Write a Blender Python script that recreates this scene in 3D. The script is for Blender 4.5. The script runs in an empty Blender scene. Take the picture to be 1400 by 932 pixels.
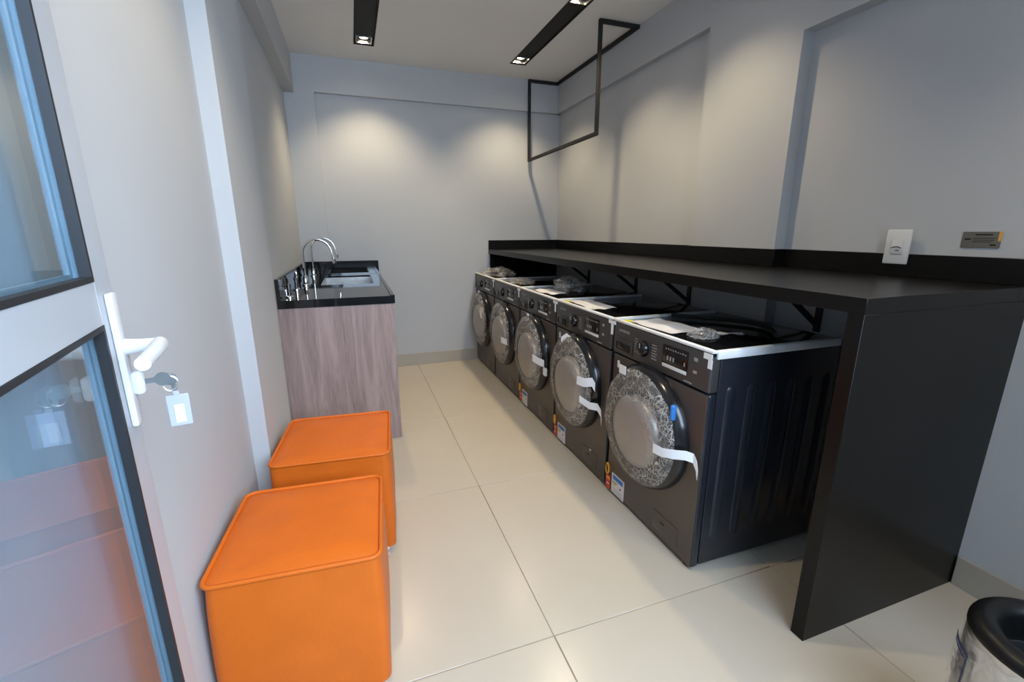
import bpy, bmesh, math, random
from mathutils import Vector, Matrix, noise

# ------------------------------------------------------------------ camera, world, light, exposure
SC = bpy.context.scene
COL = SC.collection
R = math.radians
random.seed(7)

def make_camera():
    h, yaw, pit, rol, f = 1.236, R(19.3), R(13.89), R(-.10), 608.9
    fw = Vector((math.sin(yaw)*math.cos(pit), math.cos(yaw)*math.cos(pit), -math.sin(pit)))
    r = fw.cross(Vector((0, 0, 1))).normalized(); u = r.cross(fw)
    r2 = r*math.cos(rol) + u*math.sin(rol); u2 = -r*math.sin(rol) + u*math.cos(rol)
    cd = bpy.data.cameras.new('camera'); cd.sensor_fit = 'HORIZONTAL'; cd.sensor_width = 36
    cd.lens = f/1400*36; cd.clip_start = .02
    c = bpy.data.objects.new('camera', cd); COL.objects.link(c)
    m = Matrix((r2, u2, -fw)).transposed().to_4x4(); m.translation = (0, 0, h)
    c.matrix_world = m; SC.camera = c
make_camera()

W = bpy.data.worlds.new('world'); SC.world = W; W.use_nodes = True
bg = W.node_tree.nodes['Background']
bg.inputs['Color'].default_value = (.60, .77, 1.0, 1); bg.inputs['Strength'].default_value = 12.6     # pale overcast sky

DOOR_X0, DOOR_X1, DOOR_Z = -.415, 1.35, 2.2      # the doorway the camera stands in, widened rightwards for more daylight on the left wall
pl = bpy.data.lights.new('doorway_portal', 'AREA'); pl.shape = 'RECTANGLE'
pl.size, pl.size_y = DOOR_X1-DOOR_X0, DOOR_Z; pl.cycles.is_portal = True
po = bpy.data.objects.new('doorway_portal', pl); COL.objects.link(po)
po.location = ((DOOR_X0+DOOR_X1)/2, -.2, DOOR_Z/2); po.rotation_euler = (R(90), 0, 0)

SPOT_W, SPOT_COL = (45, 37), (1, .81, .54)
SC.view_settings.view_transform = 'Standard'; SC.view_settings.look = 'None'
SC.view_settings.gamma = 1; SC.view_settings.use_curve_mapping = False
SC.view_settings.exposure = 0.2

# ------------------------------------------------------------------ materials
def nodes(name):
    m = bpy.data.materials.new(name); m.use_nodes = True
    return m, m.node_tree, m.node_tree.nodes['Principled BSDF']

def mat(name, col, rough=.5, metal=0, var=0, vscale=6, bump=0, bscale=60, spec=.5, stretch=(1, 1, 1), coat=0, alpha=None, detail=6):
    m, t, b = nodes(name)
    b.inputs['Base Color'].default_value = (*col, 1); b.inputs['Roughness'].default_value = rough
    b.inputs['Metallic'].default_value = metal; b.inputs['Specular IOR Level'].default_value = spec
    b.inputs['Coat Weight'].default_value = coat
    if var or bump:
        tc = t.nodes.new('ShaderNodeTexCoord'); mp = t.nodes.new('ShaderNodeMapping'); mp.inputs['Scale'].default_value = stretch
        t.links.new(tc.outputs['Object'], mp.inputs['Vector'])
    if var:
        n = t.nodes.new('ShaderNodeTexNoise'); n.inputs['Scale'].default_value = vscale; n.inputs['Detail'].default_value = detail
        t.links.new(mp.outputs['Vector'], n.inputs['Vector'])
        r = t.nodes.new('ShaderNodeValToRGB')
        r.color_ramp.elements[0].position = .3; r.color_ramp.elements[1].position = .7
        r.color_ramp.elements[0].color = (*[c*(1-var) for c in col], 1); r.color_ramp.elements[1].color = (*[min(1, c*(1+var)) for c in col], 1)
        t.links.new(n.outputs['Fac'], r.inputs['Fac']); t.links.new(r.outputs['Color'], b.inputs['Base Color'])
    if bump:
        n2 = t.nodes.new('ShaderNodeTexNoise'); n2.inputs['Scale'].default_value = bscale; n2.inputs['Detail'].default_value = 4
        t.links.new(mp.outputs['Vector'], n2.inputs['Vector'])
        bp = t.nodes.new('ShaderNodeBump'); bp.inputs['Strength'].default_value = bump; bp.inputs['Distance'].default_value = .003
        t.links.new(n2.outputs['Fac'], bp.inputs['Height']); t.links.new(bp.outputs['Normal'], b.inputs['Normal'])
    return m

def glass_mat(name, tint, ior=1.5, rough=0.0, veil=None):
    """clear pane: Fresnel mirror over straight transmission"""
    m, t, b = nodes(name); t.nodes.remove(b); out = t.nodes['Material Output']
    g = t.nodes.new('ShaderNodeNewGeometry'); mx = t.nodes.new('ShaderNodeMix')
    mx.inputs[2].default_value = ior; mx.inputs[3].default_value = 1/ior
    t.links.new(g.outputs['Backfacing'], mx.inputs[0])
    fr = t.nodes.new('ShaderNodeFresnel'); t.links.new(mx.outputs[0], fr.inputs['IOR'])
    tr = t.nodes.new('ShaderNodeBsdfTransparent'); tr.inputs['Color'].default_value = (*tint, 1)
    gl = t.nodes.new('ShaderNodeBsdfGlossy'); gl.inputs['Roughness'].default_value = rough
    ms = t.nodes.new('ShaderNodeMixShader')
    t.links.new(fr.outputs[0], ms.inputs[0]); t.links.new(tr.outputs[0], ms.inputs[1]); t.links.new(gl.outputs[0], ms.inputs[2])
    t.links.new(ms.outputs[0], out.inputs['Surface'])
    return m

def film_mat(name, lo, hi, scale=30, centre=None):
    """crinkled clear plastic: see-through between whitish creases"""
    m, t, b = nodes(name); out = t.nodes['Material Output']
    b.inputs['Base Color'].default_value = (.62, .60, .57, 1); b.inputs['Roughness'].default_value = .16; b.inputs['Specular IOR Level'].default_value = .8
    tc = t.nodes.new('ShaderNodeTexCoord')
    nz = t.nodes.new('ShaderNodeTexNoise'); nz.inputs['Scale'].default_value = scale*.35; nz.inputs['Detail'].default_value = 3
    t.links.new(tc.outputs['Object'], nz.inputs['Vector'])
    sc_ = t.nodes.new('ShaderNodeVectorMath'); sc_.operation = 'SCALE'; sc_.inputs['Scale'].default_value = .045
    t.links.new(nz.outputs['Color'], sc_.inputs[0])
    ad = t.nodes.new('ShaderNodeVectorMath'); t.links.new(tc.outputs['Object'], ad.inputs[0]); t.links.new(sc_.outputs[0], ad.inputs[1])
    def creases(k, width):
        vo = t.nodes.new('ShaderNodeTexVoronoi'); vo.feature = 'DISTANCE_TO_EDGE'; vo.inputs['Scale'].default_value = k
        t.links.new(ad.outputs[0], vo.inputs['Vector'])
        rp = t.nodes.new('ShaderNodeMapRange'); rp.inputs['From Min'].default_value = 0; rp.inputs['From Max'].default_value = width
        rp.inputs['To Min'].default_value = 1; rp.inputs['To Max'].default_value = 0
        t.links.new(vo.outputs['Distance'], rp.inputs['Value']); return rp.outputs[0]
    def math_(op, a, b):
        n = t.nodes.new('ShaderNodeMath'); n.operation = op
        for i, x in enumerate((a, b)):
            if isinstance(x, (int, float)): n.inputs[i].default_value = x
            else: t.links.new(x, n.inputs[i])
        return n.outputs[0]
    nb = t.nodes.new('ShaderNodeTexNoise'); nb.inputs['Scale'].default_value = scale*.8; nb.inputs['Detail'].default_value = 2
    t.links.new(tc.outputs['Object'], nb.inputs['Vector'])
    br = t.nodes.new('ShaderNodeMapRange'); br.inputs['From Min'].default_value = .32; br.inputs['From Max'].default_value = .52
    t.links.new(nb.outputs['Fac'], br.inputs['Value'])
    cr = math_('MAXIMUM', creases(scale, .05), math_('MULTIPLY', creases(scale*2.1, .07), .85))
    cr = math_('MULTIPLY', cr, br.outputs[0])
    if centre:
        sb = t.nodes.new('ShaderNodeVectorMath'); sb.operation = 'SUBTRACT'; sb.inputs[1].default_value = centre
        ml = t.nodes.new('ShaderNodeVectorMath'); ml.operation = 'MULTIPLY'; ml.inputs[1].default_value = (0, 1, 1)
        ln = t.nodes.new('ShaderNodeVectorMath'); ln.operation = 'LENGTH'
        t.links.new(tc.outputs['Object'], sb.inputs[0]); t.links.new(sb.outputs[0], ml.inputs[0]); t.links.new(ml.outputs[0], ln.inputs[0])
        mr = t.nodes.new('ShaderNodeMapRange'); mr.inputs['From Min'].default_value = .12; mr.inputs['From Max'].default_value = .15; mr.inputs['To Min'].default_value = .12
        t.links.new(ln.outputs['Value'], mr.inputs['Value']); cr = math_('MULTIPLY', cr, mr.outputs[0])
    class rp: outputs = {'Color': math_('ADD', math_('MULTIPLY', cr, hi-lo), lo)}
    bp = t.nodes.new('ShaderNodeBump'); bp.inputs['Strength'].default_value = .9; bp.inputs['Distance'].default_value = .006
    t.links.new(nz.outputs['Fac'], bp.inputs['Height']); t.links.new(bp.outputs['Normal'], b.inputs['Normal'])
    tr = t.nodes.new('ShaderNodeBsdfTransparent'); ms = t.nodes.new('ShaderNodeMixShader')
    t.links.new(rp.outputs['Color'], ms.inputs[0]); t.links.new(tr.outputs[0], ms.inputs[1]); t.links.new(b.outputs[0], ms.inputs[2])
    t.links.new(ms.outputs[0], out.inputs['Surface'])
    return m

def emit_mat(name, col, s):
    m, t, b = nodes(name); b.inputs['Base Color'].default_value = (1, 1, 1, 1)
    b.inputs['Emission Color'].default_value = (*col, 1); b.inputs['Emission Strength'].default_value = s
    return m

def wood_mat():
    m, t, b = nodes('walnut_laminate')
    tc = t.nodes.new('ShaderNodeTexCoord'); mp = t.nodes.new('ShaderNodeMapping'); mp.inputs['Scale'].default_value = (9, 9, .7)
    t.links.new(tc.outputs['Object'], mp.inputs['Vector'])
    n1 = t.nodes.new('ShaderNodeTexNoise'); n1.inputs['Scale'].default_value = 2.0; n1.inputs['Detail'].default_value = 8; n1.inputs['Roughness'].default_value = .65; n1.inputs['Distortion'].default_value = 1.2
    t.links.new(mp.outputs['Vector'], n1.inputs['Vector'])
    mp2 = t.nodes.new('ShaderNodeMapping'); mp2.inputs['Scale'].default_value = (90, 90, 4); t.links.new(tc.outputs['Object'], mp2.inputs['Vector'])
    n2 = t.nodes.new('ShaderNodeTexNoise'); n2.inputs['Scale'].default_value = 2.5; n2.inputs['Detail'].default_value = 3; t.links.new(mp2.outputs['Vector'], n2.inputs['Vector'])
    a = t.nodes.new('ShaderNodeMath'); a.operation = 'MULTIPLY_ADD'; a.inputs[1].default_value = .45; t.links.new(n2.outputs['Fac'], a.inputs[0]); t.links.new(n1.outputs['Fac'], a.inputs[2])
    r = t.nodes.new('ShaderNodeValToRGB'); e = r.color_ramp.elements
    e[0].position = .45; e[0].color = (.19, .135, .125, 1); e[1].position = .95; e[1].color = (.42, .31, .285, 1)
    t.links.new(a.outputs[0], r.inputs['Fac']); t.links.new(r.outputs['Color'], b.inputs['Base Color'])
    b.inputs['Roughness'].default_value = .45
    return m

M = dict(
    wall=mat('grey_wall_paint', (.485, .495, .505), .75, var=.02, vscale=2, bump=.05, bscale=180),
    ceil=mat('ceiling_paint', (.78, .76, .725), .8, var=.015, vscale=2),
    base=mat('cream_skirting_tile', (.40, .36, .30), .3, var=.03),
    tile=mat('cream_porcelain', (.46, .405, .325), .24, var=.025, vscale=3, bump=.02, bscale=25, spec=.45),
    grout=mat('grout', (.27, .22, .16), .9, var=.1, vscale=40),
    blocker=mat('dark_blocker', (.11, .11, .11), .8, var=.05),  # kept dark so the added outside blockers bounce little light indoors
    navy=mat('navy_print', (.02, .03, .10), .4, var=.05),
    rim=mat('bin_rim_black', (.004, .004, .004), .38, var=.1, spec=.25),
    out=mat('outside_concrete', (.30, .30, .30), .85, var=.1),
    alu=mat('white_aluminium', (.47, .49, .52), .35, var=.01, spec=.5),
    gasket=mat('black_gasket', (.012, .013, .016), .5, var=.1),
    glass=glass_mat('door_glass', (.80, .90, .95), 1.52),
    white=mat('white_plastic', (.66, .66, .66), .35, var=.02),
    chrome=mat('chrome', (.82, .82, .83), .07, 1, var=.02),
    steel=mat('brushed_steel', (.55, .54, .52), .28, 1, var=.08, vscale=30),
    granite=mat('black_granite', (.008, .008, .009), .045, var=.6, vscale=120, spec=.6),
    wood=wood_mat(),
    slab=mat('charcoal_laminate', (.006, .0055, .005), .28, var=.06, vscale=30, spec=.18),
    black=mat('black_metal', (.012, .011, .011), .42, var=.1),
    matte=mat('matte_black', (.006, .006, .006), .7, var=.1),
    leather=mat('orange_leather', (.58, .122, .010), .42, var=.05, vscale=9, bump=.25, bscale=120, spec=.25),
    graphite=mat('graphite_enamel', (.105, .090, .078), .34, .6, var=.06, vscale=4),
    panel=mat('graphite_panel', (.075, .073, .072), .36, .5, var=.04),
    side=mat('dark_navy_enamel', (.016, .019, .026), .26, .2, var=.06),
    blackgloss=mat('black_gloss', (.006, .006, .007), .12, var=.1),
    ink=mat('grey_print', (.30, .30, .30), .5, var=.05),
    tape=mat('white_tape', (.78, .80, .83), .45, var=.03),
    foam=mat('white_foam', (.70, .71, .72), .6, var=.04, vscale=20),
    paper=mat('white_paper', (.68, .67, .68), .5, var=.05),
    yellow=mat('yellow_sticker', (.62, .60, .02), .5, var=.04),
    red=mat('red_tag', (.52, .06, .03), .5, var=.05),
    orange=mat('orange_tag', (.72, .36, .04), .5, var=.05),
    blue=mat('blue_print', (.03, .17, .50), .45, var=.05),
    green=mat('green_print', (.10, .32, .08), .5, var=.05),
    mirror=mat('door_disc', (.36, .325, .29), .40, .6, var=.05, vscale=5, bump=.1, bscale=8),
    drum=mat('door_ring_black', (.012, .011, .012), .18, var=.1),
    brass=mat('bronze_plaque', (.23, .21, .18), .35, .8, var=.06),
    film=film_mat('crinkled_film', .13, .80, 30, (0, .33, .435)),
    bag=film_mat('clear_bag', .16, .7, 22),
    wrap=film_mat('bin_wrap', .10, .40, 9),
    lamp=emit_mat('lamp_face', (1, .85, .62), 60),
    keytag=mat('frosted_tag', (.42, .43, .55), .25, var=.03),
    key=mat('key_nickel', (.62, .62, .60), .3, 1, var=.1),
)

# ------------------------------------------------------------------ mesh builder
class MB:
    def __init__(s): s.v, s.f, s.m = [], [], []
    def add(s, vs, fs, mi=0):
        o = len(s.v); s.v += [tuple(p) for p in vs]
        for f in fs: s.f.append([o+i for i in f]); s.m.append(mi)
        return s
    def box(s, x0, x1, y0, y1, z0, z1, mi=0, bev=0, seg=2, front=None):
        """front: material index for the -x face"""
        if not bev:
            vs = [(x, y, z) for x in (x0, x1) for y in (y0, y1) for z in (z0, z1)]
            fs = [(0, 1, 3, 2), (4, 6, 7, 5), (0, 4, 5, 1), (2, 3, 7, 6), (0, 2, 6, 4), (1, 5, 7, 3)]
            for i, f in enumerate(fs): s.add([vs[k] for k in f], [(0, 1, 2, 3)], front if (front is not None and i == 0) else mi)
            return s
        b = bmesh.new(); bmesh.ops.create_cube(b, size=1)
        for v in b.verts: v.co = ((x0+x1)/2+v.co.x*(x1-x0), (y0+y1)/2+v.co.y*(y1-y0), (z0+z1)/2+v.co.z*(z1-z0))
        bmesh.ops.bevel(b, geom=b.edges[:], offset=bev, segments=seg, profile=.5, affect='EDGES')
        b.normal_update(); b.verts.index_update()
        o = len(s.v); s.v += [tuple(v.co) for v in b.verts]
        for f in b.faces:
            s.f.append([o+v.index for v in f.verts]); s.m.append(front if (front is not None and f.normal.x < -.9) else mi)
        b.free(); return s
    def tube(s, pts, r, n=10, mi=0, closed=False, cap=True, flat=None):
        pts = [Vector(p) for p in pts]; N = len(pts); o = len(s.v); up = None
        rr = r if isinstance(r, (list, tuple)) else [r]*N
        for i, p in enumerate(pts):
            a = pts[(i-1) % N] if (closed or i > 0) else p; c = pts[(i+1) % N] if (closed or i < N-1) else p
            t = (c-a).normalized()
            if up is None: up = Vector((0, 0, 1)) if abs(t.z) < .9 else Vector((1, 0, 0))
            u = (up - t*up.dot(t)).normalized(); w = t.cross(u); up = u
            for k in range(n):
                an = 2*math.pi*k/n + (math.pi/4 if n == 4 else 0); q = rr[i]*(math.sqrt(2) if n == 4 else 1)
                s.v.append(tuple(p + u*math.cos(an)*q + w*math.sin(an)*q*(flat or 1)))
        for i in range(N if closed else N-1):
            for k in range(n):
                a, b = o+i*n, o+((i+1) % N)*n; s.f.append([a+k, b+k, b+(k+1) % n, a+(k+1) % n][::-1]); s.m.append(mi)
        if cap and not closed:
            s.f.append([o+k for k in range(n)]); s.m.append(mi); s.f.append([o+(N-1)*n+k for k in range(n)][::-1]); s.m.append(mi)
        return s
    def lathe(s, prof, c=(0, 0, 0), axis='z', n=32, mi=0):
        """prof: (radius, height) ; axis x turns height along -x"""
        o = len(s.v); P = len(prof)
        for k in range(n):
            a = 2*math.pi*k/n
            for r, h in prof:
                if axis == 'z': p = (c[0]+r*math.cos(a), c[1]+r*math.sin(a), c[2]+h)
                else: p = (c[0]-h, c[1]+r*math.cos(a), c[2]+r*math.sin(a))
                s.v.append(p)
        for k in range(n):
            for i in range(P-1):
                a, b = o+k*P, o+((k+1) % n)*P
                q = [a+i, b+i, b+i+1, a+i+1]
                s.f.append(q if axis == 'z' else q[::-1]); s.m.append(mi)
        return s
    def grid(s, fn, nu, nv, mi=0, flip=False):
        o = len(s.v)
        for i in range(nu+1):
            for j in range(nv+1): s.v.append(tuple(fn(i/nu, j/nv)))
        for i in range(nu):
            for j in range(nv):
                q = [o+i*(nv+1)+j, o+(i+1)*(nv+1)+j, o+(i+1)*(nv+1)+j+1, o+i*(nv+1)+j+1]
                s.f.append(q[::-1] if flip else q); s.m.append(mi)
        return s
    def mesh(s, name, mats, ang=38):
        me = bpy.data.meshes.new(name); me.from_pydata(s.v, [], s.f)
        for m in (mats if isinstance(mats, (list, tuple)) else [mats]): me.materials.append(M[m])
        me.polygons.foreach_set('material_index', s.m); me.polygons.foreach_set('use_smooth', [True]*len(s.f))
        me.update(); me.set_sharp_from_angle(angle=R(ang))
        return me
    def build(s, name, mats, parent=None, ang=38, loc=None):
        return link(name, s.mesh(name, mats, ang), parent, loc)

def link(name, me, parent=None, loc=None, rz=0):
    o = bpy.data.objects.new(name, me); COL.objects.link(o); o.parent = parent
    if loc: o.location = loc
    if rz: o.rotation_euler.z = rz
    return o
def tag(o, label, cat, group=None, kind=None):
    o['label'] = label; o['category'] = cat
    if group: o['group'] = group
    if kind: o['kind'] = kind
    return o
def thing(name, label, cat, loc=(0, 0, 0), rz=0, group=None):
    return tag(link(name, None, None, loc, rz), label, cat, group)
def struct(name, mb, mats, label, cat, parent=None):
    o = mb.build(name, mats, parent)
    if parent is None: tag(o, label, cat, kind='structure')
    return o

# ------------------------------------------------------------------ room dimensions
XA, XPIL, XL, XBL = -.415, -.359, -.402, -.330     # left wall by the door, pilaster, recess by the sink, ceiling beam
XR, XRP, XR2 = 1.925, 1.885, 1.950                 # right wall far recess, pilaster/beam, near recess
YB, YBM, Y0 = 4.145, 4.105, -.15                   # back wall recess, back beam, front
ZC, ZBM, ZBM2, ZBL = 2.538, 2.284, 2.062, 2.265
YP1, YP2, YN4, YP3 = 1.76, 2.295, 1.622, 2.19

# floor: grout bed with single tiles
fl = MB().box(-.55, 2.05, Y0, 4.25, -.10, -.002)
floor = struct('floor', fl, 'grout', 'cream porcelain tiled floor with thin brown joints', 'floor')
T, G = .90, .0032
tcache = {}
for i in range(-2, 3):
    for j in range(-2, 5):
        x0, x1 = max(.499+i*T, XA-.13), min(.499+(i+1)*T, 2.04)
        y0, y1 = max(1.03+j*T, Y0), min(1.03+(j+1)*T, 4.24)
        if x1-x0 < .02 or y1-y0 < .02: continue
        k = (round(x1-x0, 3), round(y1-y0, 3))
        if k not in tcache:
            tcache[k] = MB().box(G/2, k[0]-G/2, G/2, k[1]-G/2, -.012, 0, bev=.0012, seg=1).mesh('tile', 'tile')
        link('tile', tcache[k], floor, (x0, y0, 0))
struct('exterior_floor', MB().box(-5, 6, -6, Y0-.002, -.12, -.01), 'out', 'grey concrete ground outside the doorway', 'floor')

# light slots cut the ceiling
SLOTS = [(.127, .260), (1.312, 1.437)]; SY0, SY1 = .08, 3.775
SPOTY = [[3.70, 1.28], [3.70, 2.68, 1.92, .14]]
cl = MB(); xs = [-.55, SLOTS[0][0], SLOTS[0][1], SLOTS[1][0], SLOTS[1][1], 2.05]
for a, b in ((0, 1), (2, 3), (4, 5)): cl.box(xs[a], xs[b], Y0, 4.25, ZC, ZC+.03)
for a, b in ((1, 2), (3, 4)):
    cl.box(xs[a], xs[b], Y0, SY0, ZC, ZC+.03); cl.box(xs[a], xs[b], SY1, 4.25, ZC, ZC+.03)
cl.box(-.55, 2.05, Y0, 4.25, ZC+.12, ZC+.15)
struct('ceiling', cl, 'ceil', 'flat light grey painted plaster ceiling', 'ceiling')

wl = MB()
wl.box(-.55, XA, Y0, YP1, 0, ZC); wl.box(-.55, XPIL, YP1, YP2, 0, ZC); wl.box(-.55, XL, YP2, 4.25, 0, ZC)
wl.box(-.55, XBL, YP2, 4.25, ZBL, ZC)
struct('wall_left', wl, 'wall', 'light grey painted left wall with pilaster and ceiling beam', 'wall')
wr = MB()
wr.box(XRP, 2.05, Y0, 4.25, ZBM, ZC); wr.box(XRP, 2.05, YN4, YP3, 0, ZBM); wr.box(XRP, 2.05, Y0, YN4, ZBM2, ZBM)
wr.box(XR, 2.05, YP3, 4.25, 0, ZBM); wr.box(XR2, 2.05, Y0, YN4, 0, ZBM2)
struct('wall_right', wr, 'wall', 'grey painted right wall with recessed panels and a pilaster', 'wall')
wb = MB()
wb.box(-.55, 2.05, YBM, 4.30, ZBM, ZC); wb.box(-.55, -.186, YBM, 4.30, 0, ZBM); wb.box(-.186, 2.05, YB, 4.30, 0, ZBM)
struct('wall_back', wb, 'wall', 'grey painted back wall with a beam across its top', 'wall')
wf = MB()
wf.box(DOOR_X1, 2.05, Y0-.05, Y0+.07, 0, ZC); wf.box(-.55, DOOR_X1, Y0-.05, Y0+.07, DOOR_Z, ZC)
struct('wall_front', wf, 'wall', 'grey painted front wall beside the doorway', 'wall')

struct('sky_blocker_left', MB().box(-.55, XA, -5, Y0-.05, 0, 3.4), 'blocker', 'added unseen dark wall outside, blocking sky light from the left', 'wall')  # added out of view to keep daylight off the near right recess
struct('sky_blocker_low', MB().box(XA, 4.0, -1.35, -1.2, 0, 1.25), 'blocker', 'added unseen low dark wall outside, blocking low sky light', 'wall')  # added out of view to dim daylight on stool fronts and end panel

def skirt(name, x0, x1, y0, y1, label):
    b = MB().box(x0, x1, y0, y1, 0, .112, bev=.0015, seg=1)
    struct(name, b, 'base', label, 'baseboard')
skirt('baseboard_back', .2, XR, YB-.012, YB, 'cream tile skirting along the back wall')
skirt('baseboard_right', XR2-.012, XR2, Y0+.07, .752, 'cream tile skirting on right wall beside the black panel')

# ------------------------------------------------------------------ ceiling lights
for si, (x0, x1) in enumerate(SLOTS):
    t = thing('light_slot', ('black recessed linear ceiling light nearer the sink wall', 'black recessed linear ceiling light beside the hanging rail')[si], 'ceiling light', (0, 0, 0), 0, 'recessed light slots')
    h = MB(); z0, z1 = ZC-.002, ZC+.075
    h.box(x0-.004, x0+.003, SY0-.004, SY1+.004, z0, z1); h.box(x1-.003, x1+.004, SY0-.004, SY1+.004, z0, z1)
    h.box(x0+.003, x1-.003, SY0-.004, SY0+.003, z0, z1); h.box(x0+.003, x1-.003, SY1-.003, SY1+.004, z0, z1)
    h.box(x0, x1, SY0, SY1, z1, z1+.006)
    h.build('housing', 'matte', t)
    # black cover strips between the spot cells
    yy = sorted(SPOTY[si])
    for a, b in zip([SY0-.05]+yy[:-1] if yy[0] > .3 else yy[:-1], yy if yy[0] > .3 else yy[1:]): MB().box(x0+.004, x1-.004, a+.066, b-.066, ZC+.008, ZC+.014).build('cover_strip', 'matte', t)
    for y in SPOTY[si]:
        xm = (x0+x1)/2
        c = MB()
        for s in (-1, 1):
            c.box(xm+s*.052-.003, xm+s*.052+.003, y-.060, y+.060, ZC+.002, ZC+.06)
            c.box(xm-.049, xm+.049, y+s*.057-.003, y+s*.057+.003, ZC+.002, ZC+.06)
        cell = c.build('spot_frame', 'steel', t)
        MB().lathe([(.030, .0), (.047, .012), (.049, .03), (.030, .034)][::-1], (xm, y, ZC+.022), n=24).build('reflector', 'chrome', cell)
        MB().lathe([(.0001, .0), (.030, .0), (.031, .012), (.0001, .012)], (xm, y, ZC+.030), n=20).build('lamp_face', 'lamp', cell)
        ld = bpy.data.lights.new('spot_light', 'SPOT'); ld.energy = SPOT_W[si]; ld.color = SPOT_COL
        ld.spot_size = R(108); ld.spot_blend = .72; ld.shadow_soft_size = .022
        lo = bpy.data.objects.new('spot_light', ld); COL.objects.link(lo); lo.location = (xm, y, ZC+.018)

# hanging black rail
t = thing('hanging_rail', 'black square-tube drying rail fixed to the ceiling and right wall', 'rail')
xf, ya, yb_, zf, q = 1.600, 4.086, 2.856, 1.866, .0115
zt = ZC-.0125; xw_ = XRP-.013
def bar(name, a, b):
    a, b = Vector(a), Vector(b); lo = [min(p, w)-q for p, w in zip(a, b)]; hi = [max(p, w)+q for p, w in zip(a, b)]
    MB().box(lo[0], hi[0], lo[1], hi[1], lo[2], hi[2], bev=.0015, seg=1).build(name, 'matte', t)
bar('ceiling_bar', (xf, ya, zt), (xw_, ya, zt)); bar('ceiling_bar', (xf, yb_, zt), (xw_, yb_, zt)); bar('ceiling_bar', (xw_, ya-.02, zt), (xw_, yb_+.02, zt))
bar('post', (xf, ya, zt-.02), (xf, ya, zf)); bar('post', (xf, yb_, zt-.02), (xf, yb_, zf)); bar('hanging_bar', (xf, ya-.02, zf), (xf, yb_+.02, zf))

# ------------------------------------------------------------------ worktop over the washers
XS, YN, ZS, ZS2, ZP = 1.216, .756, 1.068, 1.026, 1.150
t = thing('worktop', 'long charcoal worktop with waterfall end panel above the washers', 'worktop', (XS, YN, 0))
def W_(mb, name, m='slab'):
    mb.v = [(x-XS, y-YN, z) for x, y, z in mb.v]; return mb.build(name, m, t)
b = MB().box(XS, XRP, YN, YB, ZS2, ZS, bev=.001, seg=1)
b.box(XRP, XR2, YN, YN4, ZS2, ZS).box(XRP, XR, YP3, YB, ZS2, ZS)
W_(b, 'top')
W_(MB().box(XS, XR2-.001, YN, YN+.042, 0, ZS2, bev=.001, seg=1), 'end_panel')
W_(MB().box(XS+.01, XR-.012, YB-.025, YB-.001, .112, ZS2), 'back_panel')
W_(MB().box(XR2-.016, XR2, YN, YN4, ZS, ZP, bev=.0015, seg=1), 'splashback')
W_(MB().box(XRP-.016, XRP, YN4-.016, YP3+.016, ZS, ZP, bev=.0015, seg=1).box(XRP, XR2-.016, YN4-.016, YN4, ZS, ZP).box(XRP, XR-.016, YP3, YP3+.016, ZS, ZP), 'splashback')
W_(MB().box(XR-.016, XR, YP3, YB-.016, ZS, ZP, bev=.0015, seg=1), 'splashback')
W_(MB().box(XS, XR, YB-.016, YB, ZS, ZP, bev=.0015, seg=1), 'splashback')

for i, (y, xw2) in enumerate([(1.40, XR2), (2.16, XRP), (2.76, XR), (3.46, XR)]):
    lab = ['first', 'second', 'third', 'fourth'][i]
    t = thing('shelf_bracket', 'black metal bracket under the worktop, %s from the end panel' % lab, 'bracket', (xw2, y, ZS2), 0, 'brackets under the worktop')
    MB().box(-.008, 0, -.015, .015, -.235, -.006).build('wall_bar', 'black', t)
    MB().box(-.36, 0, -.015, .015, -.006, 0).build('top_bar', 'black', t)
    MB().tube([(-.006, 0, -.205), (-.28, 0, -.008)], .009, 4).build('strut', 'black', t)

# ------------------------------------------------------------------ washing machines
XW, YW, PW = 1.085, 1.101, .612
NY, NZ = .325, .455        # door centre
cache = {}
def cached(key, fn, mats, ang=38):
    if key not in cache: cache[key] = fn().mesh(key, mats, ang)
    return cache[key]
def text_mesh(s, size, depth, m):
    cu = bpy.data.curves.new('lettering', 'FONT'); cu.body = s; cu.size = size; cu.extrude = depth; cu.align_x = 'CENTER'; cu.align_y = 'CENTER'
    o = bpy.data.objects.new('lettering_source', cu); COL.objects.link(o)
    bpy.context.view_layer.update()
    me = bpy.data.meshes.new_from_object(o.evaluated_get(bpy.context.evaluated_depsgraph_get()))
    bpy.data.objects.remove(o); me.materials.clear(); me.materials.append(M[m])
    # lay the text on the -x face, reading from +y (far) to -y (near)
    for v in me.vertices: v.co = (-v.co.z, -v.co.x, v.co.y)
    return me
LOGO = text_mesh('SAMSUNG', .017, .0004, 'ink')

def fascia():   # front shell: below the control panel
    return MB().box(0, .036, .004, .596, .016, .700, mi=1, bev=.010, seg=3, front=0)
def cpanel():
    b = MB().box(-.004, .036, .004, .596, .704, .842, mi=0, bev=.008, seg=3)
    return b
def body():
    b = MB().box(.037, .60, .006, .594, .02, .828, bev=.008, seg=2)
    return b
def ribs(k):    # tall pressed ribs on the near side sheet
    x = .095+k*.093
    b = MB(); w = .022
    pts = []
    for a in range(13):
        an = math.pi*a/12; pts.append((x+w*math.cos(an), .0, .70+w*math.sin(an)))
    for a in range(13):
        an = math.pi+math.pi*a/12; pts.append((x+w*math.cos(an), .0, .14+w*math.sin(an)))
    n = len(pts); o = [(p[0], .0065, p[2]) for p in pts]
    cx = x
    inn = [(cx+(p[0]-cx)*.55, -.0005, p[2]+(-.010 if p[2] > .5 else .010)) for p in pts]
    b.add(o+inn, [[i, (i+1) % n, n+(i+1) % n, n+i] for i in range(n)] + [list(range(n, 2*n))])
    return b
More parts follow.
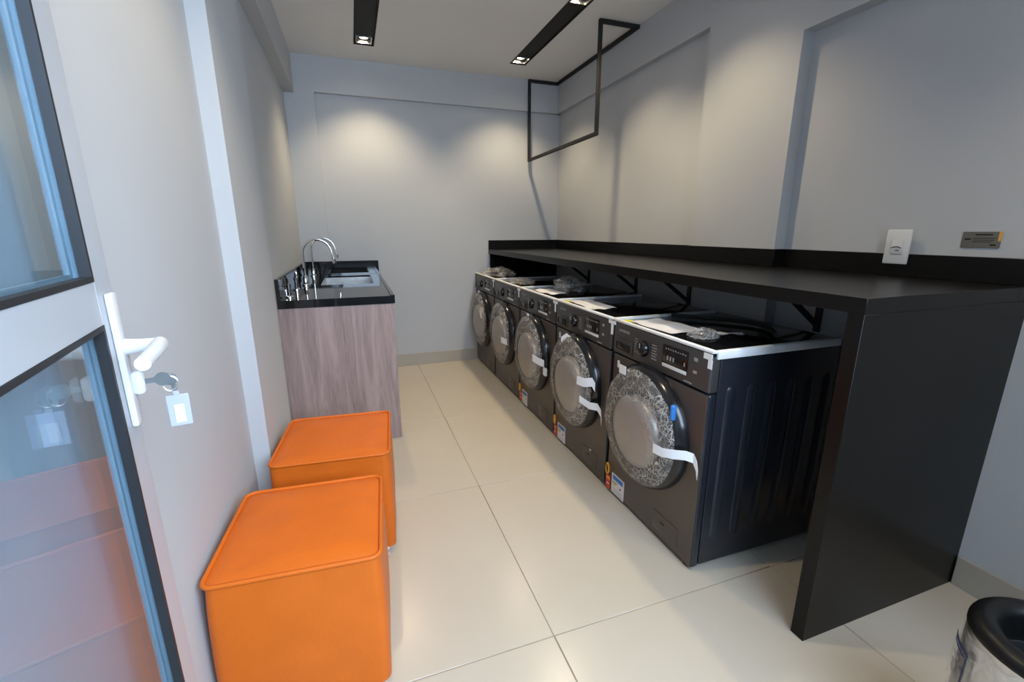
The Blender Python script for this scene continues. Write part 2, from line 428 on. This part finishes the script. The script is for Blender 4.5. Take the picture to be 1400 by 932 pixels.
def door_ring():
    return MB().lathe([(.257, 0), (.257, .012), (.251, .030), (.234, .046), (.215, .052), (.170, .046), (.150, .030), (.0001, .024)], (0, NY, NZ), 'x', 48)
def window():
    return MB().lathe([(.152, .030), (.149, .052), (.140, .064), (.120, .070), (.0001, .075)], (0, NY+.005, NZ-.02), 'x', 40)
def film_fn(seed):
    def fn():
        random.seed(seed)
        def f(u, v):
            a = 2*math.pi*u; r = .004+.234*v
            wob = noise.noise(Vector((math.cos(a)*2, math.sin(a)*2, seed*3.1)))
            r *= 1+.03*wob*v
            h = .088-.029*v**2.2-.012*max(0, v-.9)*10
            h += .004*noise.noise(Vector((math.cos(a)*r*30, math.sin(a)*r*30, seed))) + .0035*v*abs(noise.noise(Vector((a*9, v*2, seed*1.7))))
            return (-h, NY+r*math.cos(a), NZ-.012*(1-v)+r*math.sin(a))
        return MB().grid(f, 64, 14, flip=True)
    return fn
def sheet(pts, w, th=.0012, axis=(0, 0, 1)):
    """a thin tape strip following pts"""
    ax = Vector(axis)*w/2; b = MB(); P = [Vector(p) for p in pts]; n = len(P); vs = []
    for i, p in enumerate(P):
        t_ = (P[min(i+1, n-1)]-P[max(i-1, 0)]).normalized(); nn = t_.cross(ax).normalized()*th/2
        vs += [p+ax+nn, p-ax+nn, p-ax-nn, p+ax-nn]
    fs = [[0, 1, 2, 3][::-1], [4*(n-1)+k for k in range(4)]]
    for i in range(n-1):
        for k in range(4): fs.append([4*i+k, 4*i+(k+1) % 4, 4*i+4+(k+1) % 4, 4*i+4+k])
    return b.add(vs, fs)

WHO = ['nearest the camera with white tape hanging from its door', 'second from the near end with two white tape strips',
       'in the middle of the row of five', 'second from the back wall with one tape patch', 'last in the row beside the back wall']
for i in range(5):
    t = thing('washing_machine', 'graphite front-loading washing machine, '+WHO[i], 'washing machine', (XW, YW+i*PW, 0), 0, 'washing machines in a row')
    P = lambda name, key, fn, mats, par=None, ang=38: link(name, cached(key, fn, mats, ang), par or t)
    bo = P('body', 'body', body, 'side')
    if i == 0:
        for k in range(6): P('side_rib', 'side_rib%d' % k, lambda: ribs(k), 'side', bo)
    P('front_shell', 'fascia', fascia, ['graphite', 'side'])
    cp = P('control_panel', 'cpanel', cpanel, 'panel')
    dr = P('detergent_drawer', 'drawer', lambda: MB().box(-.0065, -.003, .445, .578, .716, .778, bev=.003, seg=2), 'panel', cp)
    P('drawer_recess', 'drawerpull', lambda: MB().box(-.0075, -.0055, .462, .565, .728, .760, bev=.004), 'blackgloss', cp)
    P('dial', 'dial', lambda: MB().lathe([(.033, 0), (.033, .006), (.028, .020), (.025, .022), (.0001, .022)], (-.004, .368, .772), 'x', 28).box(-.0275, -.025, .366, .370, .776, .796, mi=1), ['blackgloss', 'ink'], cp)
    P('display', 'display', lambda: MB().box(-.0062, -.003, .112, .250, .752, .822, bev=.003), 'blackgloss', cp)
    def dmarks():
        b = MB()
        random.seed(3)
        for k in range(9): b.box(-.0070, -.0063, .232-k*.013-.006, .232-k*.013, .806, .809+random.random()*.003)
        for k in range(3): b.box(-.0070, -.0063, .222-k*.016-.007, .222-k*.016, .766, .782)
        b.box(-.0070, -.0063, .124, .130, .766, .780)
        for k in range(6):
            b.box(-.0048, -.0041, .285+.004*(k % 2), .318, .744+k*.011, .747+k*.011)
            b.box(-.0048, -.0041, .412, .432, .744+k*.011, .747+k*.011)
        b.box(-.0048, -.0041, .085, .125, .714, .718)
        b.box(-.0048, -.0041, .066, .084, .800, .812).box(-.0048, -.0041, .066, .084, .756, .766)
        return b
    P('panel_print', 'dmarks', dmarks, 'ink', cp)['kind'] = 'stuff'
    P('button_strip', 'btnstrip', lambda: MB().box(-.0075, -.003, .116, .248, .736, .749, bev=.002), 'white', cp)
    lg = link('brand_lettering', LOGO, cp); lg.location = (-.0045, .512, .812)
    P('top_cover', 'lid', lambda: MB().box(.0, .60, .004, .596, .829, .846, bev=.003), 'blackgloss')
    # white protective strips round the lid
    P('edge_strip', 'estripf', lambda: MB().box(-.006, .014, .0, .602, .8445, .855, bev=.003), 'foam')
    P('edge_strip', 'estrips', lambda: MB().box(.014, .585, -.003, .016, .824, .853, bev=.003), 'foam')
    d = P('door', 'dring', door_ring, 'drum')
    P('door_window', 'dwin', window, 'mirror', d)
    P('plastic_film', 'film%d' % i, film_fn(i+1), 'film', d, 60)
    P('filter_flap', 'flap', lambda: MB().box(-.0022, .004, .085, .232, .045, .125, bev=.002), 'graphite')
    P('flap_grip', 'flapgrip', lambda: MB().box(-.0030, -.0018, .160, .186, .090, .097, bev=.0005, seg=1), 'matte')
    for fx in (.05, .55):
        for fy in (.05, .55): P('foot', 'foot%.2f%.2f' % (fx, fy), lambda: MB().lathe([(.0001, 0), (.022, 0), (.022, .008), (.012, .012), (.012, .03)], (fx, fy, 0), n=14), 'matte')
    # stickers low on the front
    if i in (0, 1, 2):
        def etag():
            b = MB(); ring = [(-.004-.006*math.sin(a*.5)**2, .582+.017*math.cos(a), .122+.028*math.sin(a)) for a in [2*math.pi*k/18 for k in range(18)]]
            b.tube(ring, .0045, 6, 1, closed=True, flat=.4)
            b.box(-.004, -.0005, .560, .596, .018, .088, 0).box(-.0045, -.004, .563, .593, .066, .080, 1)
            b.box(-.0045, -.004, .568, .588, .040, .046, 2)
            return b
        P('warning_tag', 'etag', etag, ['red', 'orange', 'paper'])
        def elab():
            b = MB().box(-.0022, -.0003, .446, .548, .018, .118, 0)
            b.box(-.0028, -.0022, .455, .538, .090, .112, 1)
            for k in range(4): b.box(-.0028, -.0022, .500+.006*k, .540, .078-k*.006, .081-k*.006, (2, 2, 3, 3)[k])
            b.box(-.0028, -.0022, .470, .478, .060, .070, 4)
            for k in range(3): b.box(-.0028, -.0022, .458, .538, .026+k*.009, .0275+k*.009, 5)
            return b
        P('energy_label', 'elab', elab, ['paper', 'blue', 'green', 'orange', 'matte', 'ink'])
    # tape
    Tp = lambda key, fn: P('tape', key, fn, 'tape')
    if i == 0:
        Tp('tA', lambda: MB().box(-.064, -.062, .398, .446, .655, .692, bev=.0005, seg=1))
        Tp('tB', lambda: sheet([(-.086, .160, .448), (-.080, .115, .450), (-.062, .070, .461), (-.034, .046, .464), (-.014, .030, .458), (-.012, .014, .436), (-.012, .005, .404)], .036))
        P('blue_clip', 'clip', lambda: MB().box(-.056, -.034, .108, .126, .570, .630, bev=.008, seg=3), 'blue')
    if i == 1:
        Tp('tC', lambda: sheet([(-.084, .170, .515), (-.074, .110, .518), (-.052, .075, .530), (-.040, .065, .505)], .045))
        Tp('tD', lambda: sheet([(-.082, .140, .425), (-.060, .075, .410), (-.040, .036, .415), (-.025, .026, .385), (-.022, .022, .335)], .036))
        Tp('tE', lambda: sheet([(-.062, .405, .665), (-.046, .375, .692), (-.040, .335, .680)], .03))
    if i == 2:
        Tp('tF', lambda: sheet([(-.084, .150, .47), (-.070, .085, .462), (-.050, .045, .455)], .045))
        Tp('tF2', lambda: MB().box(-.046, -.030, .035, .080, .375, .425, bev=.007))
    if i in (2, 4): Tp('tG', lambda: MB().box(-.040, -.036, .335, .368, .660, .712, bev=.001, seg=1))
    if i == 3: Tp('tH', lambda: sheet([(-.086, .165, .44), (-.066, .085, .438)], .045))
    if i == 4: Tp('tI', lambda: sheet([(-.085, .15, .56), (-.080, .125, .50)], .04, axis=(0, 1, 0)))
    if i == 1: P('sticker', 'smallst', lambda: MB().box(-.002, -.0003, .142, .162, .095, .130), 'paper')
    if i in (0, 1): P('sticker', 'smallst2', lambda: MB().box(-.002, -.0003, .54, .556, .640, .672), 'paper')
    # corner tape hanging over the front edge
    if i == 0: Tp('tcorner', lambda: MB().box(-.0065, -.0045, .002, .040, .822, .842).box(-.0065, -.0045, .0, .018, .792, .822))
    else: tag(link('tape_strip', cached('tT', lambda: MB().box(-.0072, -.0058, -.034, .026, .828, .8435).box(-.0074, -.0059, -.014, .004, .780, .8285), 'tape'), None, (XW, YW+i*PW, 0)),
        'white T-shaped tape joining the %s washer' % ('nearest and second', 'second and middle', 'middle and fourth', 'fourth and farthest')[i-1], 'tape', 'tapes between the washers')

# papers and bags on the lids
def crumple(name, label, cat, loc, size, seed, m='bag', amp=.35, group=None):
    def f(u, v):
        a, b_ = 2*math.pi*u, math.pi*(v-.5); d = Vector((math.cos(a)*math.cos(b_), math.sin(a)*math.cos(b_), math.sin(b_)))
        k = 1+amp*noise.noise(d*2.3+Vector((seed, 0, 0)))+amp*.5*noise.noise(d*6+Vector((0, seed, 0)))
        p = Vector((d.x*k*size[0], d.y*k*size[1], max(d.z, -.35)*k*size[2]))
        return p
    mb = MB().grid(f, 40, 20)
    zm = min(v[2] for v in mb.v); mb.v = [(x, y, z-zm) for x, y, z in mb.v]
    o = mb.build(name, m, None, 25, loc); return tag(o, label, cat, group)
def flat_sheet(name, label, cat, loc, sx, sy, rz, seed, m='paper', amp=.006, group=None):
    def f(u, v): return ((u-.5)*sx, (v-.5)*sy, .0015+amp*(1+noise.noise(Vector((u*3, v*3, seed)))))
    def g(u, v): x, y, z = f(u, v); return (x, y, z-.0012)
    mb = MB().grid(f, 14, 14).grid(g, 14, 14, flip=True)
    # close the rim
    o = mb.build(name, m, None, 30, loc); o.rotation_euler.z = rz; return tag(o, label, cat, group)
ZT = .8462
W0 = ['nearest', 'second', 'middle', 'fourth']
for i, (dx, dy, sx, sy, rz) in enumerate([(.115, .40, .17, .26, .05), (.10, .38, .14, .30, -.05), (.10, .32, .13, .26, .1)]):
    flat_sheet('paper_sheet', 'white printed paper sheet lying on the lid of the %s washer' % W0[i], 'paper', (XW+dx, YW+i*PW+dy, ZT), sx, sy, rz, i*5+1, group='papers on the lids')
for i in range(2):
    tag(MB().box(0, .05, 0, .085, 0, .0015, bev=.0005, seg=1).build('yellow_sticker', 'yellow', None, 38, (XW+.018, YW+i*PW+.50, ZT)), 'yellow sticker on the lid edge of the %s washer' % W0[i], 'sticker', 'yellow stickers on the lids')
tag(MB().box(0, .03, 0, .06, 0, .0015, bev=.0005, seg=1).build('yellow_sticker', 'yellow', None, 38, (XW+.018, YW+3*PW+.50, ZT)), 'small yellow sticker on the lid of the fourth washer', 'sticker', 'yellow stickers on the lids')
crumple('plastic_bag', 'small crumpled clear bag of screws on the nearest washer lid', 'bag', (XW+.135, YW+.20, ZT), (.055, .045, .022), 2.0)
flat_sheet('paper_strip', 'narrow white paper strip beside the bag on nearest washer lid', 'paper', (XW+.26, YW+.20, ZT), .10, .03, -.4, 9, amp=.004)
crumple('plastic_bag', 'crumpled clear plastic bag standing on the middle washer lid', 'bag', (XW+.26, YW+2*PW+.36, ZT), (.10, .11, .062), 5.0)
crumple('plastic_bag', 'long crumpled clear bag on the lid of the farthest washer', 'bag', (XW+.14, YW+4*PW+.30, ZT), (.12, .20, .050), 8.0)
crumple('plastic_bag', 'flattened clear bag on the lid of the fourth washer', 'bag', (XW+.13, YW+3*PW+.30, ZT), (.09, .16, .022), 11.0)
hp = [(XW+.30+.02*math.sin(k*.9), YW+.02+k*.045, ZT+.012+.012*math.sin(k*.55)**2) for k in range(12)]
tag(MB().tube([(XW+.38+.10*math.sin(k*.35), YW+.10+k*.04, ZT+.011) for k in range(13)], .009, 8).build('drain_hose', 'matte', None), 'black drain hose curled on the nearest washer lid', 'hose')

# ------------------------------------------------------------------ sink unit
YC, ZK, ZK2, XK, XCB, ZKP = 2.613, .878, .834, .205, .196, .990
t = thing('sink_cabinet', 'walnut laminate base cabinet standing under the black granite counter', 'cabinet', (XL, YC, 0))
def S_(mb, name, m, par=None):
    mb.v = [(x-XL, y-YC, z) for x, y, z in mb.v]; return mb.build(name, m, par or t)
S_(MB().box(XL+.001, XCB, YC+.004, YC+.022, 0.001, ZK2-.001, bev=.001, seg=1), 'end_panel', 'wood')
S_(MB().box(XL+.001, XCB-.02, YBM-.02, YBM-.002, .001, ZK2-.001), 'end_panel', 'wood')
S_(MB().box(XL+.001, XCB-.05, YC+.022, YBM-.02, .08, .098), 'bottom_panel', 'wood')
S_(MB().box(XCB-.055, XCB-.04, YC+.022, YBM-.02, .001, .08), 'toe_kick', 'wood')
dw = (YBM-.02-YC-.022)/3
for k in range(3):
    y0 = YC+.022+k*dw
    d = S_(MB().box(XCB-.018, XCB, y0+.002, y0+dw-.002, .10, ZK2-.03, bev=.001, seg=1), 'cabinet_door', 'wood')
    S_(MB().box(XCB-.016, XCB+.004, y0+.002, y0+dw-.002, ZK2-.029, ZK2-.020), 'pull', 'steel', d)

SX0, SX1, SY0_, SY1_ = -.225, .125, 3.30, 3.96
t = thing('granite_counter', 'polished black granite counter with inset steel sink basin', 'counter', (XL, YC, ZK2))
def K_(mb, name, m, par=None):
    mb.v = [(x-XL, y-YC, z-ZK2) for x, y, z in mb.v]; return mb.build(name, m, par or t)
b = MB()
b.box(XL+.001, XK, YC, SY0_, ZK2, ZK).box(XL+.001, XK, SY1_, YBM-.001, ZK2, ZK).box(XL+.001, SX0, SY0_, SY1_, ZK2, ZK).box(SX1, XK, SY0_, SY1_, ZK2, ZK)
K_(b, 'slab', 'granite')
K_(MB().box(XK-.022, XK, YC, YBM-.021, ZK, ZK+.004, bev=.0015, seg=1), 'front_lip', 'granite')
K_(MB().box(XL+.001, XL+.02, YC, YBM-.021, ZK, ZKP, bev=.001, seg=1), 'splashback', 'granite')
K_(MB().box(XL+.001, XK-.004, YBM-.021, YBM-.001, ZK, ZKP, bev=.001, seg=1), 'splashback', 'granite')
bs = MB(); zb = ZK-.20; e = .004
for a_ in ((SX0+.001, SX0+.004, SY0_+.001, SY1_-.001), (SX1-.004, SX1-.001, SY0_+.001, SY1_-.001), (SX0+.004, SX1-.004, SY0_+.001, SY0_+.004), (SX0+.004, SX1-.004, SY1_-.004, SY1_-.001)): bs.box(*a_, ZK2-.002, ZK-.014)
bs.box(SX0, SX1, SY0_, SY1_, zb-.004, zb).box(SX0-.012, SX0+e, SY0_-.012, SY1_+.012, zb, ZK2-.001).box(SX1-e, SX1+.012, SY0_-.012, SY1_+.012, zb, ZK2-.001)
bs.box(SX0, SX1, SY0_-.012, SY0_+e, zb, ZK2-.001).box(SX0, SX1, SY1_-e, SY1_+.012, zb, ZK2-.001)
ba = K_(bs, 'basin', 'steel')
K_(MB().lathe([(.0001, .003), (.03, .003), (.042, .001), (.044, 0)][::-1], ((SX0+SX1)/2, (SY0_+SY1_)/2, zb), n=24), 'drain', 'chrome', ba)

for k, (x, y, lab) in enumerate([(-.318, 3.32, 'chrome gooseneck tap nearer the camera on the granite counter'), (-.318, 4.00, 'chrome gooseneck tap nearer the back wall on the granite counter')]):
    t = thing('gooseneck_tap', lab, 'tap', (x, y, ZK), 0, 'gooseneck taps')
    MB().lathe([(.0001, 0), (.025, 0), (.025, .006), (.017, .012), (.016, .055), (.012, .062), (.0001, .064)], n=20).build('base', 'chrome', t)
    pts = [(0, 0, .05), (0, 0, .12), (0, 0, .19)] + [(.09-.09*math.cos(a), 0, .215+.09*math.sin(a)) for a in [math.pi*j/14 for j in range(14)]]
    pts += [(.186, 0, .19), (.192, 0, .165)]
    MB().tube(pts, .0085, 12).build('spout', 'chrome', t)
    MB().lathe([(.0001, 0), (.012, 0), (.012, .028), (.0001, .028)], (.192, 0, .145), n=14).build('aerator', 'chrome', t)
    MB().tube([(0, .014, .04), (0, .045, .046), (0, .075, .062)], [.006, .006, .005], 8).build('lever', 'chrome', t)
for k, (x, y, lab) in enumerate([(-.352, 2.74, 'short chrome valve at the near end of the granite counter'), (-.352, 3.09, 'short chrome valve beside the near gooseneck tap')]):
    t = thing('tap_valve', lab, 'valve', (x, y, ZK), 0, 'counter valves')
    MB().lathe([(.0001, 0), (.020, 0), (.020, .005), (.011, .010), (.010, .055), (.013, .058), (.013, .075), (.0001, .078)], n=18).build('stem', 'chrome', t)
    MB().tube([(0, 0, .070), (.0, 0, .105)], [.007, .005], 8).build('lever', 'chrome', t)

# ------------------------------------------------------------------ orange cube stools
def rbox_ring(hw, hd, r, n=6):
    pts = []
    for cx, cy, a0 in ((hw-r, hd-r, 0), (-hw+r, hd-r, 90), (-hw+r, -hd+r, 180), (hw-r, -hd+r, 270)):
        for k in range(n+1):
            a = R(a0+90*k/n); pts.append((cx+r*math.cos(a), cy+r*math.sin(a)))
    return pts
def dense(pts, m=5):
    out = []
    for i, p in enumerate(pts):
        q_ = pts[(i+1) % len(pts)]; L = math.hypot(q_[0]-p[0], q_[1]-p[1]); k = m*4 if L > .1 else 1
        for j in range(k): out.append((p[0]+(q_[0]-p[0])*j/k, p[1]+(q_[1]-p[1])*j/k))
    return out
def stool(label, x, y, rz, w, d, h, seed):
    t = thing('cube_stool', label, 'stool', (x, y, 0), rz, 'orange cube stools')
    ring = dense(rbox_ring(w/2, d/2, .028)); n = len(ring); z0, z1 = .032, h-.012
    b = MB(); rows = 14; vs = []
    for k in range(rows+1):
        f = k/rows; z = z0+(z1-z0)*f; bul = 1.012+.016*math.sin(math.pi*f)-.014*f**3
        for (px, py) in ring:
            nz_ = .0025*noise.noise(Vector((px*7, py*7, z*7+seed)))+.0035*max(0, f-.75)*noise.noise(Vector((px*26, py*26, z*14+seed)))*4
            q_ = bul+nz_/(w/2); vs.append((px*q_, py*q_, z))
    fs = [[k*n+i, k*n+(i+1) % n, (k+1)*n+(i+1) % n, (k+1)*n+i] for k in range(rows) for i in range(n)]
    fs.append(list(range(n))[::-1])
    b.add(vs, fs); b.build('side_cover', 'leather', t, 60)
    # domed, slightly creased top
    def f(u, v):
        r = v; a = u*n; i = int(a) % n; fr = a-int(a); p, q_ = ring[i], ring[(i+1) % n]
        px, py = (p[0]*(1-fr)+q_[0]*fr)*r*.985, (p[1]*(1-fr)+q_[1]*fr)*r*.985
        ez = 1-r**6
        z = h-.012+.012*ez+.0035*noise.noise(Vector((px*9, py*9, seed)))*ez+.005*r**3*(1-r**10)*noise.noise(Vector((px*34+seed, py*34, seed)))
        return (px, py, z)
    MB().grid(f, n, 16).build('top_cover', 'leather', t, 60)
    MB().tube([(p[0]*1.004, p[1]*1.004, h-.010) for p in ring], .0058, 8, closed=True).build('piping', 'leather', t, 60)
    MB().box(-w/2+.02, w/2-.02, -d/2+.02, d/2-.02, .026, .034).build('base_board', 'matte', t)
    for sx in (-1, 1):
        for sy in (-1, 1): MB().lathe([(.0001, 0), (.022, 0), (.024, .004), (.020, .026), (.0001, .026)], (sx*(w/2-.035), sy*(d/2-.035), 0), n=16).build('foot', 'chrome', t)
stool('orange leather cube stool in front, nearest the glass door', -.186, 1.243, R(-3.5), .404, .404, .440, 1.3)
stool('orange leather cube stool behind, against the wood cabinet side', -.122, 1.805, R(-4.5), .410, .415, .440, 4.2)

# ------------------------------------------------------------------ glazed door (open, hinge at its near end)
DW, DT, DH = .82, .030, 2.10
ANG = math.atan2(.986, -.164)
HX, HY = -.214, .026
t = thing('glass_door', 'white aluminium glazed door standing open along the left wall', 'door', (HX, HY, 0), ANG)
st = .074; z_b, z_m0, z_m1, z_t = .10, 1.108, 1.171, DH-.08
def bead(a, b_, z0, z1, w, y0, y1, mb=None, mi=0):
    mb = mb or MB()
    mb.box(a, a+w, y0, y1, z0, z1, mi).box(b_-w, b_, y0, y1, z0, z1, mi).box(a+w, b_-w, y0, y1, z0, z0+w, mi).box(a+w, b_-w, y0, y1, z1-w, z1, mi)
    return mb
MB().box(0, st, 0, DT, .008, DH, bev=.002, seg=1).build('stile', 'alu', t)
MB().box(DW-st, DW, 0, DT, .008, DH, bev=.002, seg=1).box(DW-.001, DW+.004, .004, .014, .008, DH).build('stile', 'alu', t)
MB().box(st, DW-st, 0, DT, .008, z_b, bev=.002, seg=1).build('rail', 'alu', t)
MB().box(st, DW-st, 0, DT, z_m0, z_m1, bev=.002, seg=1).build('rail', 'alu', t)
MB().box(st, DW-st, 0, DT, z_t, DH, bev=.002, seg=1).build('rail', 'alu', t)
for z0, z1 in ((z_b, z_m0), (z_m1, z_t)):
    bead(st-.0015, DW-st+.0015, z0-.0015, z1+.0015, .0075, -.0008, .012).build('gasket', 'gasket', t)
    bead(st, DW-st, z0, z1, .010, .019, .0245).build('glazing_bead', 'alu', t)
    MB().box(st+.002, DW-st-.002, .0125, .0185, z0+.002, z1-.002).build('glass_pane', 'glass', t)
hs = .784
MB().box(hs-.014, hs+.014, -.010, 0, .945, 1.150, bev=.004).build('handle_plate', 'white', t)
hd = MB().tube([(hs, -.008, 1.068), (hs, -.030, 1.068), (hs-.002, -.046, 1.068)], [.013, .0105, .0105], 12)
hd.tube([(hs+.006, -.050, 1.068), (hs-.010, -.052, 1.068), (hs-.06, -.052, 1.067), (hs-.115, -.050, 1.066)], [.0105, .0115, .0105, .0095], 12)
hd.build('lever_handle', 'white', t)
MB().box(hs-.009, hs+.009, -.024, -.008, .992, 1.030, bev=.007, seg=3).build('lock_cylinder', 'white', t)
# key with its tag
kx = Vector((HX, HY, 0)); ca, sa = math.cos(ANG), math.sin(ANG)
def DL(x, y, z): return (HX+x*ca-y*sa, HY+x*sa+y*ca, z)
t = thing('key_bunch', 'small keys on a ring with a clear plastic tag in the door lock', 'keys', DL(hs, -.024, 1.012), ANG)
MB().box(-.0012, .0012, -.014, .0, -.004, .004).lathe([(.0001, -.001), (.011, -.001), (.011, .001), (.0001, .001)], (.0, -.022, .0), 'x', 16).build('key', 'key', t)
MB().lathe([(.0001, -.001), (.010, -.001), (.010, .001), (.0001, .001)], (.004, -.030, -.003), 'x', 16).box(.003, .005, -.036, -.030, -.03, -.01).build('key', 'key', t)
MB().tube([(.002, -.030+.010*math.cos(a), -.010+.012*math.sin(a)) for a in [2*math.pi*k/20 for k in range(20)]], .0011, 6, closed=True).build('key_ring', 'key', t)
b = MB().box(-.010, -.0075, -.052, -.022, -.078, -.026, bev=.001, seg=1).box(-.0105, -.0072, -.041, -.033, -.026, -.020)
tg = b.build('key_tag', 'keytag', t)
MB().box(-.0112, -.0100, -.044, -.031, -.072, -.042).build('tag_insert', 'paper', tg)

# ------------------------------------------------------------------ wall plate, plaque, bin
t = thing('socket_plate', 'white socket cover plate on the right wall above the worktop', 'socket', (XR2-.0165, 1.132, 1.175))
MB().box(-.009, 0, -.041, .041, -.063, .063, bev=.004).build('cover', 'white', t)
MB().box(-.0115, -.008, -.020, .020, -.026, .026, bev=.003).build('insert', 'white', t)
def smile():
    b = MB().tube([(-.0118, .016-.032*k/8, -.004+.005*math.sin(math.pi*k/8)) for k in range(9)], .0016, 6)
    b.box(-.0122, -.0112, -.010, .002, -.014, -.011); return b
smile().build('print', 'matte', t)
t = thing('wall_plaque', 'small bronze metal plaque with engraved lines on the right wall', 'plaque', (XR2, .905, 1.205))
MB().box(-.003, 0, -.050, .050, -.026, .026, bev=.001, seg=1).build('plate', 'brass', t)
b = MB().box(-.0036, -.003, -.028, .016, .014, .018).box(-.0036, -.003, .026, .042, -.001, .004)
for k in range(3): b.box(-.0036, -.003, -.040+.006*k, .020, .004-k*.006, .0058-k*.006)
b.box(-.0036, -.003, -.040, -.026, -.019, -.014)
b.build('engraving', 'matte', t)
MB().box(-.0038, -.003, -.0505, -.043, -.004, .026).build('corner_film', 'orange', t)

t = thing('waste_bin', 'round steel waste bin with black rim wrapped in clear plastic', 'bin', (1.205, .292, 0))
rb, hb = .128, .475
MB().lathe([(.0001, .001), (rb-.004, .001), (rb, .008), (rb, .452), (rb-.003, .454), (rb-.003, .02), (.0001, .02)], n=48).build('body', 'steel', t)
MB().lathe([(rb-.002, .450), (rb+.0015, .453)]+[(rb-.0225+.024*math.cos(a), .457+.022*math.sin(a)) for a in [math.pi*k/12 for k in range(13)]]+[(rb-.047, .40)], n=48).build('rim', 'rim', t, 60)
MB().lathe([(rb-.048, .395), (rb-.048, .405), (rb-.052, .405), (rb-.052, .05), (.0001, .05)], n=40).build('liner', 'matte', t)
def wrapf(u, v):
    a = 2*math.pi*u; z = .01+.435*v
    r = rb+.0025+.0045*abs(noise.noise(Vector((math.cos(a)*3, math.sin(a)*3, z*9))))
    return (r*math.cos(a), r*math.sin(a), z)
wp = MB().grid(wrapf, 80, 20).build('plastic_wrap', 'wrap', t, 60)
def arc(a0, a1, z0, z1, mb, mi, n=8, r=rb+.0062):
    vs, fs = [], []
    for k in range(n+1):
        a = R(a0+(a1-a0)*k/n); vs += [(r*math.cos(a), r*math.sin(a), z0), (r*math.cos(a), r*math.sin(a), z1), ((r+.0008)*math.cos(a), (r+.0008)*math.sin(a), z0), ((r+.0008)*math.cos(a), (r+.0008)*math.sin(a), z1)]
    for k in range(n):
        o = 4*k; fs += [[o+2, o+6, o+7, o+3], [o, o+1, o+5, o+4], [o+1, o+3, o+7, o+5], [o, o+4, o+6, o+2]]
    mb.add(vs, fs, mi)
b = MB()
arc(112, 142, .402, .410, b, 0); arc(114, 140, .394, .398, b, 0); arc(111, 113, .30, .408, b, 0, 2); arc(141, 143, .30, .408, b, 0, 2)
arc(120, 134, .372, .376, b, 1); arc(122, 132, .335, .362, b, 1)
b.build('wrap_print', ['navy', 'ink'], wp)

# bring the origins of ceiling-hung things to the things themselves
for o in [o for o in SC.objects if o.parent is None and o.name.split('.')[0] in ('light_slot', 'hanging_rail')]:
    xs_ = [v.co for c in o.children if c.type == 'MESH' for v in c.data.vertices]
    L = Vector((sum(v.x for v in xs_)/len(xs_), sum(v.y for v in xs_)/len(xs_), ZC))
    o.location = L
    for c in o.children: c.location = c.location - L
